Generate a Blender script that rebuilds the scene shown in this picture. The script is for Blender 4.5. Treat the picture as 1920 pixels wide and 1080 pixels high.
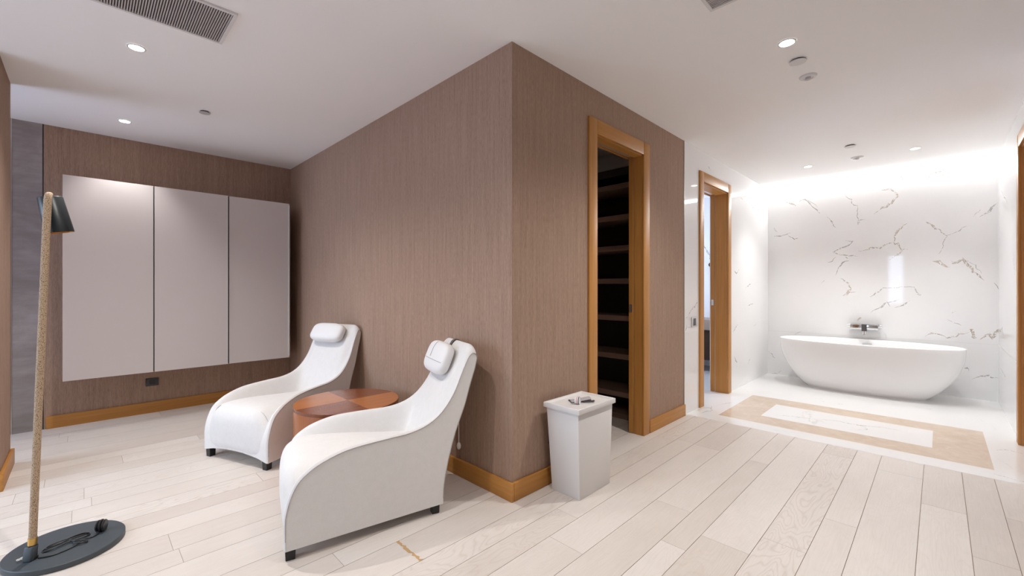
import bpy, bmesh, math, random
from mathutils import Vector, Matrix
random.seed(7)
scene = bpy.context.scene
for _o in list(bpy.data.objects):
    bpy.data.objects.remove(_o)
COL = scene.collection
PI = math.pi

# ------------------------------------------------------------------ camera, daylight, exposure
CAM_H = 1.20            # lens height; X and Y run along the room's own walls
CEIL = 2.59
cam = bpy.data.cameras.new('camera')
cam.sensor_width = 36.0
cam.lens = 15.0
cam.clip_start = 0.02
cam_o = bpy.data.objects.new('camera', cam)
COL.objects.link(cam_o)
cam_o.location = (0, 0, CAM_H)
cam_o.rotation_euler = (PI / 2, 0, -PI / 4)
scene.camera = cam_o

scene.view_settings.view_transform = 'Standard'
scene.view_settings.look = 'None'
scene.view_settings.gamma = 1.0
scene.view_settings.use_curve_mapping = False
scene.view_settings.exposure = 0.46
scene.cycles.max_bounces = 10
scene.cycles.diffuse_bounces = 6
scene.cycles.glossy_bounces = 4
scene.cycles.transparent_max_bounces = 12
scene.cycles.caustics_reflective = False
scene.cycles.caustics_refractive = False
scene.cycles.sample_clamp_indirect = 6.0
scene.cycles.use_denoising = True

DAY = 6.6               # sky outside the windows
SPOT = 88.0             # ceiling downlights of the dressing area, watts
SPOT_BATH = 56.0
COVE = 46.0             # light strip over the bathtub wall
world = bpy.data.worlds.new('daylight')
scene.world = world
world.use_nodes = True
_bg = world.node_tree.nodes['Background']
# pale overcast sky over darker ground
_wn, _wl = world.node_tree.nodes, world.node_tree.links
_tc = _wn.new('ShaderNodeTexCoord')
_sx = _wn.new('ShaderNodeSeparateXYZ')
_wl.new(_tc.outputs['Generated'], _sx.inputs[0])
_mr = _wn.new('ShaderNodeMapRange')
_mr.inputs['From Min'].default_value = -.06
_mr.inputs['From Max'].default_value = .06
_wl.new(_sx.outputs['Z'], _mr.inputs['Value'])
_mc = _wn.new('ShaderNodeMix')
_mc.data_type = 'RGBA'
_mc.inputs[6].default_value = (.46, .55, .80, 1)
_mc.inputs[7].default_value = (.62, .78, 1.0, 1)
_wl.new(_mr.outputs[0], _mc.inputs[0])
_wl.new(_mc.outputs[2], _bg.inputs['Color'])
_bg.inputs['Strength'].default_value = DAY


# ------------------------------------------------------------------ materials
def nt(m):
    return m.node_tree.nodes, m.node_tree.links


def mat(name, col, rough=0.5, metal=0.0, spec=0.5, emit=None, estr=0.0, coat=0.0, sheen=0.0):
    m = bpy.data.materials.new(name)
    m.use_nodes = True
    b = m.node_tree.nodes['Principled BSDF']
    b.inputs['Base Color'].default_value = (*col, 1)
    b.inputs['Roughness'].default_value = rough
    b.inputs['Metallic'].default_value = metal
    b.inputs['Specular IOR Level'].default_value = spec
    b.inputs['Coat Weight'].default_value = coat
    b.inputs['Sheen Weight'].default_value = sheen
    if emit:
        b.inputs['Emission Color'].default_value = (*emit, 1)
        b.inputs['Emission Strength'].default_value = estr
    return m


def noise(m, scale, mapscale=(1, 1, 1), detail=4, rough=0.55, dist=0.0, coord='Object', rot=(0, 0, 0)):
    n, l = nt(m)
    tc = n.new('ShaderNodeTexCoord')
    mp = n.new('ShaderNodeMapping')
    mp.inputs['Scale'].default_value = mapscale
    mp.inputs['Rotation'].default_value = rot
    t = n.new('ShaderNodeTexNoise')
    t.inputs['Scale'].default_value = scale
    t.inputs['Detail'].default_value = detail
    t.inputs['Roughness'].default_value = rough
    t.inputs['Distortion'].default_value = dist
    l.new(tc.outputs[coord], mp.inputs['Vector'])
    l.new(mp.outputs['Vector'], t.inputs['Vector'])
    return t.outputs['Fac']


def ramp(m, fac, stops):
    n, l = nt(m)
    r = n.new('ShaderNodeValToRGB')
    e = r.color_ramp.elements
    while len(e) > 1:
        e.remove(e[-1])
    e[0].position = stops[0][0]
    e[0].color = (*stops[0][1], 1)
    for p, c in stops[1:]:
        x = e.new(p)
        x.color = (*c, 1)
    l.new(fac, r.inputs['Fac'])
    return r.outputs['Color']


def mixc(m, fac, a, b, mode='MIX'):
    n, l = nt(m)
    x = n.new('ShaderNodeMix')
    x.data_type = 'RGBA'
    x.blend_type = mode
    for s, v in ((0, fac), (6, a), (7, b)):
        if hasattr(v, 'links'):
            l.new(v, x.inputs[s])
        elif s == 0:
            x.inputs[s].default_value = v
        else:
            x.inputs[s].default_value = (*v, 1)
    return x.outputs[2]


def math_n(m, op, a, b=None):
    n, l = nt(m)
    x = n.new('ShaderNodeMath')
    x.operation = op
    for i, v in ((0, a), (1, b)):
        if v is None:
            continue
        if hasattr(v, 'links'):
            l.new(v, x.inputs[i])
        else:
            x.inputs[i].default_value = v
    return x.outputs[0]


def setc(m, c):
    m.node_tree.links.new(c, m.node_tree.nodes['Principled BSDF'].inputs['Base Color'])


def bump(m, h, strength=0.2, dist=0.002):
    n, l = nt(m)
    b = n.new('ShaderNodeBump')
    b.inputs['Strength'].default_value = strength
    b.inputs['Distance'].default_value = dist
    l.new(h, b.inputs['Height'])
    l.new(b.outputs['Normal'], n['Principled BSDF'].inputs['Normal'])


M = {}
# woven grasscloth wallpaper with fine upright fibres
m = M['wallpaper'] = mat('taupe_grasscloth', (.33, .26, .215), .85, spec=.2)
f1 = noise(m, 1.0, (170, 170, 5), 3, .6)
f2 = noise(m, 1.0, (50, 50, 1.6), 3, .6)
f3 = noise(m, 1.0, (420, 420, 30), 2, .6)
c = ramp(m, f1, [(.30, (.275, .177, .127)), (.5, (.357, .237, .173)), (.70, (.455, .312, .235))])
c = mixc(m, .42, c, ramp(m, f2, [(.33, (.265, .172, .124)), (.67, (.45, .307, .230))]))
c = mixc(m, .30, c, ramp(m, f3, [(.35, (.215, .135, .098)), (.65, (.54, .385, .295))]))
setc(m, c)
bump(m, f1, .35, .0015)
# polished cement panel of the window niche
m = M['cement'] = mat('grey_cement', (.3, .27, .27), .6, spec=.3)
n1 = noise(m, 1.0, (2.2, 2.2, 2.6), 8, .62, .6)
n2 = noise(m, 1.0, (5, 5, 22), 6, .6)
c = ramp(m, n1, [(.32, (.235, .205, .20)), (.5, (.33, .295, .29)), (.68, (.44, .405, .40))])
c = mixc(m, .3, c, ramp(m, n2, [(.4, (.22, .19, .185)), (.62, (.36, .33, .325))]))
setc(m, c)
M['ceiling'] = mat('white_ceiling_paint', (.94, .925, .915), .9, spec=.2)
M['white_paint'] = mat('white_wall_paint', (.74, .72, .70), .9, spec=.2)


def oak(name, lo, hi, axis, rough=.42):
    m = mat(name, hi, rough, spec=.4)
    s = [60, 60, 60]
    s[axis] = 2.2
    g = noise(m, 1.0, tuple(s), 5, .6, .3)
    s2 = [9, 9, 9]
    s2[axis] = .7
    g2 = noise(m, 1.0, tuple(s2), 3, .5)
    c = ramp(m, g, [(.3, lo), (.7, hi)])
    c = mixc(m, .4, c, ramp(m, g2, [(.35, lo), (.65, hi)]))
    setc(m, c)
    return m


M['oak_x'] = oak('honey_oak_along_x', (.40, .172, .035), (.55, .262, .066), 0)
M['oak_y'] = oak('honey_oak_along_y', (.40, .172, .035), (.55, .262, .066), 1)
M['oak_z'] = oak('honey_oak_upright', (.40, .172, .035), (.55, .262, .066), 2)
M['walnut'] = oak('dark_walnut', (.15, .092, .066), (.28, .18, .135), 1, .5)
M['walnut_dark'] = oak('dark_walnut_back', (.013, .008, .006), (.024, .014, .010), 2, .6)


def marble_soft(name, base, rough):
    m = mat(name, base, rough, spec=.5)
    a = noise(m, 1.0, (1.1, 1.1, 1.1), 5, .55, .9)
    v = math_n(m, 'ABSOLUTE', math_n(m, 'SUBTRACT', a, .5))
    vein = math_n(m, 'SUBTRACT', 1.0, math_n(m, 'MINIMUM', math_n(m, 'MULTIPLY', v, 90.0), 1.0))
    k = noise(m, 1.0, (1.9, 1.9, 1.9), 2, .5)
    k = math_n(m, 'MAXIMUM', math_n(m, 'SUBTRACT', math_n(m, 'MULTIPLY', k, 5.0), 2.65), 0.0)
    k = math_n(m, 'MINIMUM', k, 1.0)
    vv = math_n(m, 'MULTIPLY', math_n(m, 'MULTIPLY', vein, k), .45)
    setc(m, mixc(m, vv, base, (.42, .36, .31)))
    return m


M['marble_floor'] = marble_soft('white_marble_floor', (.80, .788, .776), .13)
M['marble_wall'] = mat('white_marble_wall', (.83, .815, .805), .04, spec=.5)
cl = noise(M['marble_wall'], 1.0, (.9, .9, .9), 4, .5, .4)
setc(M['marble_wall'], ramp(M['marble_wall'], cl, [(.3, (.825, .812, .806)), (.7, (.865, .855, .85))]))
m = M['marble_beige'] = mat('beige_marble', (.60, .46, .34), .13)
b1 = noise(m, 1.0, (9, 9, 9), 8, .65, 1.2)
b2 = noise(m, 1.0, (2.5, 2.5, 2.5), 4, .6, .5)
c = ramp(m, b1, [(.3, (.56, .435, .335)), (.55, (.635, .51, .405)), (.72, (.70, .595, .49))])
setc(m, mixc(m, .35, c, ramp(m, b2, [(.35, (.56, .42, .30)), (.65, (.68, .54, .41))])))


def vein_mat(name, col, keep):
    m = bpy.data.materials.new(name)
    m.use_nodes = True
    n, l = nt(m)
    b = n['Principled BSDF']
    b.inputs['Base Color'].default_value = (*col, 1)
    b.inputs['Roughness'].default_value = .12
    f = noise(m, 1.0, (45, 45, 45), 5, .7)
    f = math_n(m, 'MINIMUM', math_n(m, 'MAXIMUM', math_n(m, 'MULTIPLY', math_n(m, 'SUBTRACT', f, .42 - keep * .1), 5.0), .06), .52)
    l.new(f, b.inputs['Alpha'])
    return m


M['vein_grey'] = vein_mat('marble_vein_grey', (.58, .55, .525), .3)
M['vein_tan'] = vein_mat('marble_vein_tan', (.66, .56, .46), .1)
M['vein_faint'] = vein_mat('marble_vein_faint', (.55, .51, .48), .0)
M['joint'] = mat('pale_tile_joint', (.66, .64, .62), .5)

# whitewashed oak boards
m = M['planks'] = mat('whitewashed_oak_boards', (.70, .60, .53), .42, spec=.35)
n, l = nt(m)
at = n.new('ShaderNodeAttribute')
at.attribute_name = 'tone'
tc = n.new('ShaderNodeTexCoord')
sep = n.new('ShaderNodeSeparateColor')
l.new(at.outputs['Color'], sep.inputs['Color'])
off = n.new('ShaderNodeCombineXYZ')
l.new(math_n(m, 'MULTIPLY', sep.outputs[1], 37.0), off.inputs[0])
l.new(math_n(m, 'MULTIPLY', sep.outputs[2], 23.0), off.inputs[1])
add = n.new('ShaderNodeVectorMath')
add.operation = 'ADD'
l.new(tc.outputs['Object'], add.inputs[0])
l.new(off.outputs[0], add.inputs[1])


def pn(scale, detail, rough, dist):
    mp = n.new('ShaderNodeMapping')
    mp.inputs['Scale'].default_value = scale
    t = n.new('ShaderNodeTexNoise')
    t.inputs['Scale'].default_value = 1.0
    t.inputs['Detail'].default_value = detail
    t.inputs['Roughness'].default_value = rough
    t.inputs['Distortion'].default_value = dist
    l.new(add.outputs[0], mp.inputs['Vector'])
    l.new(mp.outputs[0], t.inputs['Vector'])
    return t.outputs['Fac']


g_low = pn((1.5, 6.5, 1), 2, .5, .25)
ring = math_n(m, 'ABSOLUTE', math_n(m, 'SINE', math_n(m, 'MULTIPLY', g_low, 75.0)))
ring = math_n(m, 'POWER', math_n(m, 'SUBTRACT', 1.0, ring), 2.2)
figure = math_n(m, 'MINIMUM', math_n(m, 'MAXIMUM', math_n(m, 'SUBTRACT', math_n(m, 'MULTIPLY', sep.outputs[2], 2.6), 1.0), .22), 1.0)
g_fib = pn((5, 210, 1), 4, .6, .1)
g_cld = pn((2.2, 4.0, 1), 4, .6, .4)
base = ramp(m, sep.outputs[0], [(0, (.585, .52, .465)), (.5, (.66, .60, .55)), (1, (.725, .675, .63))])
c = mixc(m, math_n(m, 'MULTIPLY', math_n(m, 'MULTIPLY', ring, figure), .62), base, (.50, .41, .345))
c = mixc(m, .22, c, ramp(m, g_fib, [(.35, (.54, .482, .43)), (.65, (.755, .695, .65))]))
c = mixc(m, .18, c, ramp(m, g_cld, [(.35, (.56, .50, .45)), (.65, (.755, .70, .655))]))
setc(m, c)
M['plank_gap'] = mat('board_gap_brown', (.27, .18, .115), .9, spec=.1)
M['glue'] = mat('amber_glue_stain', (.50, .31, .14), .6)

m = M['fabric'] = mat('white_boucle_fabric', (.74, .715, .69), .92, spec=.15, sheen=.15)
w = noise(m, 1.0, (420, 420, 420), 3, .6)
w2 = noise(m, 1.0, (30, 30, 30), 3, .6)
setc(m, mixc(m, .5, ramp(m, w, [(.3, (.66, .635, .615)), (.7, (.77, .75, .735))]), ramp(m, w2, [(.3, (.69, .668, .648)), (.7, (.745, .725, .71))])))
bump(m, w, .25, .001)
M['piping'] = mat('seam_piping', (.42, .39, .37), .9, spec=.1)
M['leather'] = mat('pillow_white_leather', (.78, .765, .76), .5, spec=.35)
M['seam'] = mat('pillow_seam_grey', (.36, .34, .33), .8)
M['black_leg'] = mat('black_lacquer', (.006, .006, .007), .35)
M['strap_dark'] = mat('dark_strap', (.13, .11, .10), .7)
M['cord_white'] = mat('white_cord', (.66, .62, .57), .7)


def cherry(name, lo, hi, axis):
    m = mat(name, hi, .25, spec=.5)
    s = [70, 70, 70]
    s[axis] = 3.0
    g = noise(m, 1.0, tuple(s), 5, .6, .2)
    s = [8, 8, 8]
    s[axis] = 1.0
    g2 = noise(m, 1.0, tuple(s), 3, .6)
    setc(m, mixc(m, .5, ramp(m, g, [(.3, lo), (.7, hi)]), ramp(m, g2, [(.3, lo), (.7, hi)])))
    return m


M['cherry_light'] = cherry('cherry_veneer_light', (.34, .112, .036), (.47, .175, .058), 0)
M['cherry_dark'] = cherry('cherry_veneer_dark', (.165, .05, .023), (.26, .085, .038), 0)
M['cherry_side'] = cherry('cherry_veneer_drum', (.28, .082, .026), (.41, .14, .045), 2)

M['cabinet'] = mat('greige_lacquer', (.645, .60, .595), .42, spec=.35)
M['cabinet_dark'] = mat('cabinet_gap', (.03, .026, .025), .8)
M['black_plastic'] = mat('black_plastic', (.012, .012, .013), .35)
M['grey_plastic'] = mat('dark_grey_plate', (.055, .05, .05), .4)
M['lamp_metal'] = mat('blue_black_metal', (.010, .016, .020), .36, spec=.6)
M['lamp_base'] = mat('slate_black_metal', (.055, .068, .078), .5, spec=.5)
M['gold'] = mat('gold_lining', (.85, .42, .08), .3, metal=1.0)
M['brass'] = mat('brushed_brass', (.62, .40, .13), .32, metal=1.0)
m = M['wrap'] = mat('woven_straw_wrap', (.50, .37, .25), .8)
n, l = nt(m)
tcw = n.new('ShaderNodeTexCoord')
mpw = n.new('ShaderNodeMapping')
mpw.inputs['Scale'].default_value = (330, 330, 330)
vo = n.new('ShaderNodeTexVoronoi')
vo.inputs['Scale'].default_value = 1.0
l.new(tcw.outputs['Object'], mpw.inputs['Vector'])
l.new(mpw.outputs[0], vo.inputs['Vector'])
setc(m, ramp(m, vo.outputs['Distance'], [(.15, (.62, .465, .32)), (.55, (.45, .32, .205)), (.85, (.17, .11, .065))]))
bump(m, math_n(m, 'SUBTRACT', 1.0, vo.outputs['Distance']), .6, .002)
M['ceramic'] = mat('white_bathtub_acrylic', (.86, .855, .85), .16, spec=.5)
M['chrome'] = mat('chrome', (.78, .79, .80), .08, metal=1.0)
M['bin_white'] = mat('white_bin_lacquer', (.70, .68, .665), .38)
M['blocker'] = mat('dark_blocker', (.10, .10, .10), .8)
M['steel'] = mat('satin_steel', (.62, .61, .60), .3, metal=1.0)
M['white_metal'] = mat('white_metal', (.72, .70, .69), .5)
M['vent_slat'] = mat('vent_grey_slat', (.50, .46, .45), .5)
M['vent_dark'] = mat('vent_shadow', (.045, .038, .038), .9)
M['disc_grey'] = mat('concealed_cover_grey', (.50, .475, .47), .5)
M['lens'] = mat('downlight_lens', (.9, .9, .9), .4, emit=(1, .97, .93), estr=26.0)
M['lens_small'] = mat('bath_downlight_lens', (.9, .9, .9), .4, emit=(1, .98, .96), estr=9.0)
M['led'] = mat('led_diffuser', (.9, .9, .9), .4, emit=(.95, .98, 1), estr=COVE)
M['frame_dark'] = mat('dark_window_frame', (.05, .048, .047), .45)
M['paper_grey'] = mat('grey_printed_paper', (.40, .37, .38), .6)
M['paper_white'] = mat('white_paper', (.72, .69, .69), .6)
M['paper_dark'] = mat('dark_printed_paper', (.05, .04, .045), .5)
M['paper_pink'] = mat('pink_printed_paper', (.62, .38, .33), .6)
M['beige_stone'] = mat('beige_countertop', (.36, .285, .235), .5, spec=.2)
M['brown_lacquer'] = mat('brown_vanity_lacquer', (.05, .033, .022), .7, spec=.15)
M['bronze'] = mat('dark_bronze', (.06, .028, .018), .35, metal=.6)
M['mirror_seam'] = mat('metal_corner_bead', (.34, .29, .26), .4, metal=.3)
m = M['glass'] = bpy.data.materials.new('window_glass')
m.use_nodes = True
n, l = nt(m)
n.remove(n['Principled BSDF'])
tr = n.new('ShaderNodeBsdfTransparent')
gl = n.new('ShaderNodeBsdfGlossy')
gl.inputs['Roughness'].default_value = .02
mx = n.new('ShaderNodeMixShader')
mx.inputs[0].default_value = .06
l.new(tr.outputs[0], mx.inputs[1])
l.new(gl.outputs[0], mx.inputs[2])
l.new(mx.outputs[0], n['Material Output'].inputs['Surface'])


# ------------------------------------------------------------------ mesh helpers
class MB:
    """collects vertices and faces of one mesh"""

    def __init__(self):
        self.v, self.f, self.mi = [], [], []

    def face(self, pts, mi=0):
        k = len(self.v)
        self.v += [tuple(p) for p in pts]
        self.f.append(tuple(range(k, k + len(pts))))
        self.mi.append(mi)

    def poly(self, verts, faces, mi=0):
        k = len(self.v)
        self.v += [tuple(p) for p in verts]
        for q in faces:
            self.f.append(tuple(k + i for i in q))
            self.mi.append(mi)

    def box(self, x0, x1, y0, y1, z0, z1, mi=0):
        v = [(x, y, z) for z in (z0, z1) for y in (y0, y1) for x in (x0, x1)]
        self.poly(v, [(0, 2, 3, 1), (4, 5, 7, 6), (0, 1, 5, 4), (2, 6, 7, 3), (0, 4, 6, 2), (1, 3, 7, 5)], mi)
        return self

    def tube(self, pts, r, seg=10, caps=True, mi=0, closed=False):
        pts = [Vector(p) for p in pts]
        n_ = len(pts)
        rr = r if isinstance(r, (list, tuple)) else [r] * n_
        rings = []
        up = None
        for i, p in enumerate(pts):
            a = pts[(i - 1) % n_] if (i > 0 or closed) else p
            b = pts[(i + 1) % n_] if (i < n_ - 1 or closed) else p
            t = (b - a).normalized()
            if up is None:
                up = Vector((0, 0, 1)) if abs(t.z) < .9 else Vector((1, 0, 0))
            s = t.cross(up)
            if s.length < 1e-6:
                s = t.cross(Vector((0, 1, 0)))
            s.normalize()
            up = s.cross(t).normalized()
            rings.append([p + (s * math.cos(2 * PI * j / seg) + up * math.sin(2 * PI * j / seg)) * rr[i] for j in range(seg)])
        v = [q for ring_ in rings for q in ring_]
        f = []
        for i in range(n_ if closed else n_ - 1):
            i2 = (i + 1) % n_
            for j in range(seg):
                f.append((i * seg + j, i * seg + (j + 1) % seg, i2 * seg + (j + 1) % seg, i2 * seg + j))
        if caps and not closed:
            f.append(tuple(reversed(range(seg))))
            f.append(tuple((n_ - 1) * seg + j for j in range(seg)))
        self.poly(v, f, mi)
        return self

    def lathe(self, prof, seg=48, center=(0, 0), mi=0, cap_top=True, cap_bot=True):
        """prof: list of (radius, z)"""
        cx, cy = center
        v = [(cx + r * math.cos(2 * PI * j / seg), cy + r * math.sin(2 * PI * j / seg), z) for r, z in prof for j in range(seg)]
        f = []
        for i in range(len(prof) - 1):
            for j in range(seg):
                f.append((i * seg + j, i * seg + (j + 1) % seg, (i + 1) * seg + (j + 1) % seg, (i + 1) * seg + j))
        if cap_bot:
            f.append(tuple(reversed(range(seg))))
        if cap_top:
            f.append(tuple((len(prof) - 1) * seg + j for j in range(seg)))
        self.poly(v, f, mi)
        return self

    def grid(self, rows, mi=0, close_u=False):
        """rows: equally long lists of points"""
        k = len(rows[0])
        v = [p for r_ in rows for p in r_]
        f = []
        for i in range(len(rows) - 1):
            for j in range(k if close_u else k - 1):
                j2 = (j + 1) % k
                f.append((i * k + j, i * k + j2, (i + 1) * k + j2, (i + 1) * k + j))
        self.poly(v, f, mi)
        return self

    def build(self, name, mats, parent=None, smooth=None, bevel=0, seg=2, loc=None, weld=True, subsurf=0, recalc=True):
        bm = bmesh.new()
        vs = [bm.verts.new(p) for p in self.v]
        bm.verts.index_update()
        for q, mi in zip(self.f, self.mi):
            try:
                fc = bm.faces.new([vs[i] for i in q])
                fc.material_index = mi
            except ValueError:
                pass
        if weld:
            bmesh.ops.remove_doubles(bm, verts=bm.verts, dist=1e-5)
        if recalc:
            bmesh.ops.recalc_face_normals(bm, faces=bm.faces)
        if bevel:
            ed = [e for e in bm.edges if len(e.link_faces) == 2 and e.calc_face_angle(0) > .5]
            bmesh.ops.bevel(bm, geom=ed, offset=bevel, segments=seg, affect='EDGES', profile=.5, clamp_overlap=True)
        me = bpy.data.meshes.new(name)
        bm.to_mesh(me)
        bm.free()
        for mm in (mats if isinstance(mats, (list, tuple)) else [mats]):
            me.materials.append(M[mm] if isinstance(mm, str) else mm)
        if smooth is not None:
            me.shade_smooth()
            me.set_sharp_from_angle(angle=math.radians(smooth))
            for pg_ in me.polygons:
                if len(pg_.vertices) > 8:
                    pg_.use_smooth = False
        o = bpy.data.objects.new(name, me)
        COL.objects.link(o)
        if parent:
            o.parent = parent
        if loc:
            o.location = loc
        if subsurf:
            s = o.modifiers.new('smooth', 'SUBSURF')
            s.levels = s.render_levels = subsurf
        return o


def box(name, mats, x0, x1, y0, y1, z0, z1, parent=None, bevel=0):
    return MB().box(x0, x1, y0, y1, z0, z1).build(name, mats, parent, bevel=bevel, smooth=40 if bevel else None)


def tag(o, label, cat, group=None, kind=None):
    o['label'] = label
    o['category'] = cat
    if group:
        o['group'] = group
    if kind:
        o['kind'] = kind
    return o


def thing(name, label, cat, loc=(0, 0, 0), rotz=0.0, group=None, kind=None):
    o = bpy.data.objects.new(name, None)
    COL.objects.link(o)
    o.empty_display_size = .05
    o.location = loc
    o.rotation_euler = (0, 0, rotz)
    return tag(o, label, cat, group, kind)


def struct(o, label, cat):
    return tag(o, label, cat, None, 'structure')


def wall_mb(axis, c0, c1, a0, a1, z0=0.0, z1=CEIL, holes=()):
    """wall slab between c0 and c1 on 'axis', running a0..a1 on the other one; holes: (a0, a1, z0, z1)"""
    A = sorted({a0, a1} | {h[0] for h in holes} | {h[1] for h in holes})
    Z = sorted({z0, z1} | {h[2] for h in holes} | {h[3] for h in holes})
    solid = {}
    for i in range(len(A) - 1):
        for j in range(len(Z) - 1):
            am, zm = (A[i] + A[i + 1]) / 2, (Z[j] + Z[j + 1]) / 2
            solid[i, j] = not any(h[0] < am < h[1] and h[2] < zm < h[3] for h in holes)
    mb = MB()

    def P(c, a, z):
        return (c, a, z) if axis == 'x' else (a, c, z)
    for (i, j), s in solid.items():
        if not s:
            continue
        p, q, r, t = A[i], A[i + 1], Z[j], Z[j + 1]
        for c in (c0, c1):
            mb.face([P(c, p, r), P(c, q, r), P(c, q, t), P(c, p, t)])
        if not solid.get((i - 1, j)):
            mb.face([P(c0, p, r), P(c1, p, r), P(c1, p, t), P(c0, p, t)])
        if not solid.get((i + 1, j)):
            mb.face([P(c0, q, r), P(c1, q, r), P(c1, q, t), P(c0, q, t)])
        if not solid.get((i, j - 1)):
            mb.face([P(c0, p, r), P(c1, p, r), P(c1, q, r), P(c0, q, r)])
        if not solid.get((i, j + 1)):
            mb.face([P(c0, p, t), P(c1, p, t), P(c1, q, t), P(c0, q, t)])
    return mb


def vein_ribbons(mb, lines, to3, mi_of, wscale=.0032, step=.03):
    """marble veins: thin jagged inlays lying in the face of the slab"""
    rnd = random.Random(11)
    for pl in lines:
        pts = []
        for (a, z, w), (a2, z2, w2) in zip(pl[:-1], pl[1:]):
            L = math.hypot(a2 - a, z2 - z)
            k = max(2, int(L / step))
            for i in range(k):
                t = i / k
                pts.append([a + (a2 - a) * t, z + (z2 - z) * t, w + (w2 - w) * t])
        pts.append(list(pl[-1]))
        for p in pts[1:-1]:
            p[0] += rnd.uniform(-.010, .010)
            p[1] += rnd.uniform(-.010, .010)
        big = max(p[2] for p in pl)
        mi = mi_of(big)
        L, R = [], []
        for i, p in enumerate(pts):
            q0, q1 = pts[max(0, i - 1)], pts[min(len(pts) - 1, i + 1)]
            dx, dz = q1[0] - q0[0], q1[1] - q0[1]
            ll = math.hypot(dx, dz) or 1
            nx, nz = -dz / ll, dx / ll
            e = min(1, .25 + min(i, len(pts) - 1 - i) * .4)
            w = p[2] * wscale * e
            wl, wr = w * rnd.uniform(.3, 1.3), w * rnd.uniform(.3, 1.3)
            L.append(to3(p[0] + nx * wl, p[1] + nz * wl))
            R.append(to3(p[0] - nx * wr, p[1] - nz * wr))
        for i in range(len(pts) - 1):
            mb.face([L[i], L[i + 1], R[i + 1], R[i]], mi)


# ------------------------------------------------------------------ the room
U1, V1 = 1.70, 1.70            # the two faces of the projecting closet block
UB = 6.80                      # wall behind the bathtub
VR = -0.445                    # right wall of the bathroom
VE = 5.37                      # end wall with the cabinet
UF = 4.04                      # boards stop here, marble begins
DH = 2.283                     # clear height of the doorways

# boards
ROWS = [-.247, -.106, .07, .287, .424, .602, .816, .936, 1.134, 1.33, 1.47, 1.611, 1.813, 1.94, 2.12, 2.335, 2.475,
        2.655, 2.83, 2.97, 3.13, 3.30, 3.44, 3.627, 3.80, 3.955, 4.14, 4.28, 4.52, 4.795, 4.99, 5.135, 5.37]
_w = [.213, .18, .14]
_i = 0
while ROWS[0] > -2.4:
    ROWS.insert(0, max(-2.4, ROWS[0] - _w[_i % 3]))
    _i += 1
JOINTS = [(3.278, .87), (3.71, .18), (2.113, .68), (2.304, .49), (3.306, 1.217), (2.727, .35), (1.046, 1.70), (.79, 1.87),
          (.966, 4.66), (.184, 4.05), (-.005, 3.53), (.782, 3.05), (-.15, 5.06), (3.30, .03)]
U0 = -2.6
rnd = random.Random(5)
fl = MB()
tones = []
for r0, r1 in zip(ROWS[:-1], ROWS[1:]):
    known = sorted(j for j, jv in JOINTS if r0 < jv < r1)
    if known:
        js = list(known)
        while js[0] - 1.5 > U0:
            js.insert(0, js[0] - rnd.uniform(1.15, 1.75))
        while js[-1] + 1.5 < UF:
            js.append(js[-1] + rnd.uniform(1.3, 1.9))
    else:
        js = [U0 + rnd.uniform(.3, 1.4)]
        while js[-1] + .9 < UF:
            js.append(js[-1] + rnd.uniform(1.1, 1.9))
    ends = [U0] + [j for j in js if U0 + .15 < j < UF - .15] + [UF]
    g = .0011
    for a, b in zip(ends[:-1], ends[1:]):
        a2, b2, c2, d2 = a + .0007, b - .0007, r0 + g, r1 - g
        fl.poly([(a2, c2, 0), (b2, c2, 0), (b2, d2, 0), (a2, d2, 0), (a2, c2, -.004), (b2, c2, -.004), (b2, d2, -.004), (a2, d2, -.004)],
                [(0, 1, 2, 3), (0, 4, 5, 1), (1, 5, 6, 2), (2, 6, 7, 3), (3, 7, 4, 0)], 0)
        tones += [(rnd.random(), rnd.random(), rnd.random() ** 1.4, 1)] * 5
fl.box(U0 - .12, UF, -2.52, VE + .12, -.12, -.003, 1)
tones += [(0, 0, 0, 1)] * 6
# amber glue smear along one board end
sm = []
for k in range(15):
    t = k / 14
    sm.append((1.046 + rnd.uniform(-.005, .005), 1.612 + .20 * t, .0006, .0035 + rnd.uniform(0, .007) * (1 if k % 3 else 1.6)))
for p, q in zip(sm[:-1], sm[1:]):
    fl.face([(p[0] - p[3], p[1], p[2]), (p[0] + p[3] * .7, p[1], p[2]), (q[0] + q[3] * .7, q[1], q[2]), (q[0] - q[3], q[1], q[2])], 2)
    tones.append((.5, .5, .5, 1))
floor = fl.build('floor', ['planks', 'plank_gap', 'glue'], weld=False, recalc=False)
ca = floor.data.color_attributes.new('tone', 'FLOAT_COLOR', 'CORNER')
for p, t in zip(floor.data.polygons, tones):
    for li in p.loop_indices:
        ca.data[li].color = t
struct(floor, 'whitewashed oak board floor of the dressing area', 'floor')

# marble floor with its beige border
mfl = MB()
OU0, OU1, OV0, OV1 = 4.235, 5.298, -.260, 1.474
IU0, IU1, IV0, IV1 = 4.497, 5.035, .034, 1.184


def rect(mb, x0, x1, y0, y1, z, mi):
    mb.face([(x0, y0, z), (x1, y0, z), (x1, y1, z), (x0, y1, z)], mi)


def ring_rect(mb, o, i, z, mi):
    rect(mb, o[0], i[0], o[2], o[3], z, mi)
    rect(mb, i[1], o[1], o[2], o[3], z, mi)
    rect(mb, i[0], i[1], o[2], i[2], z, mi)
    rect(mb, i[0], i[1], i[3], o[3], z, mi)


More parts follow.
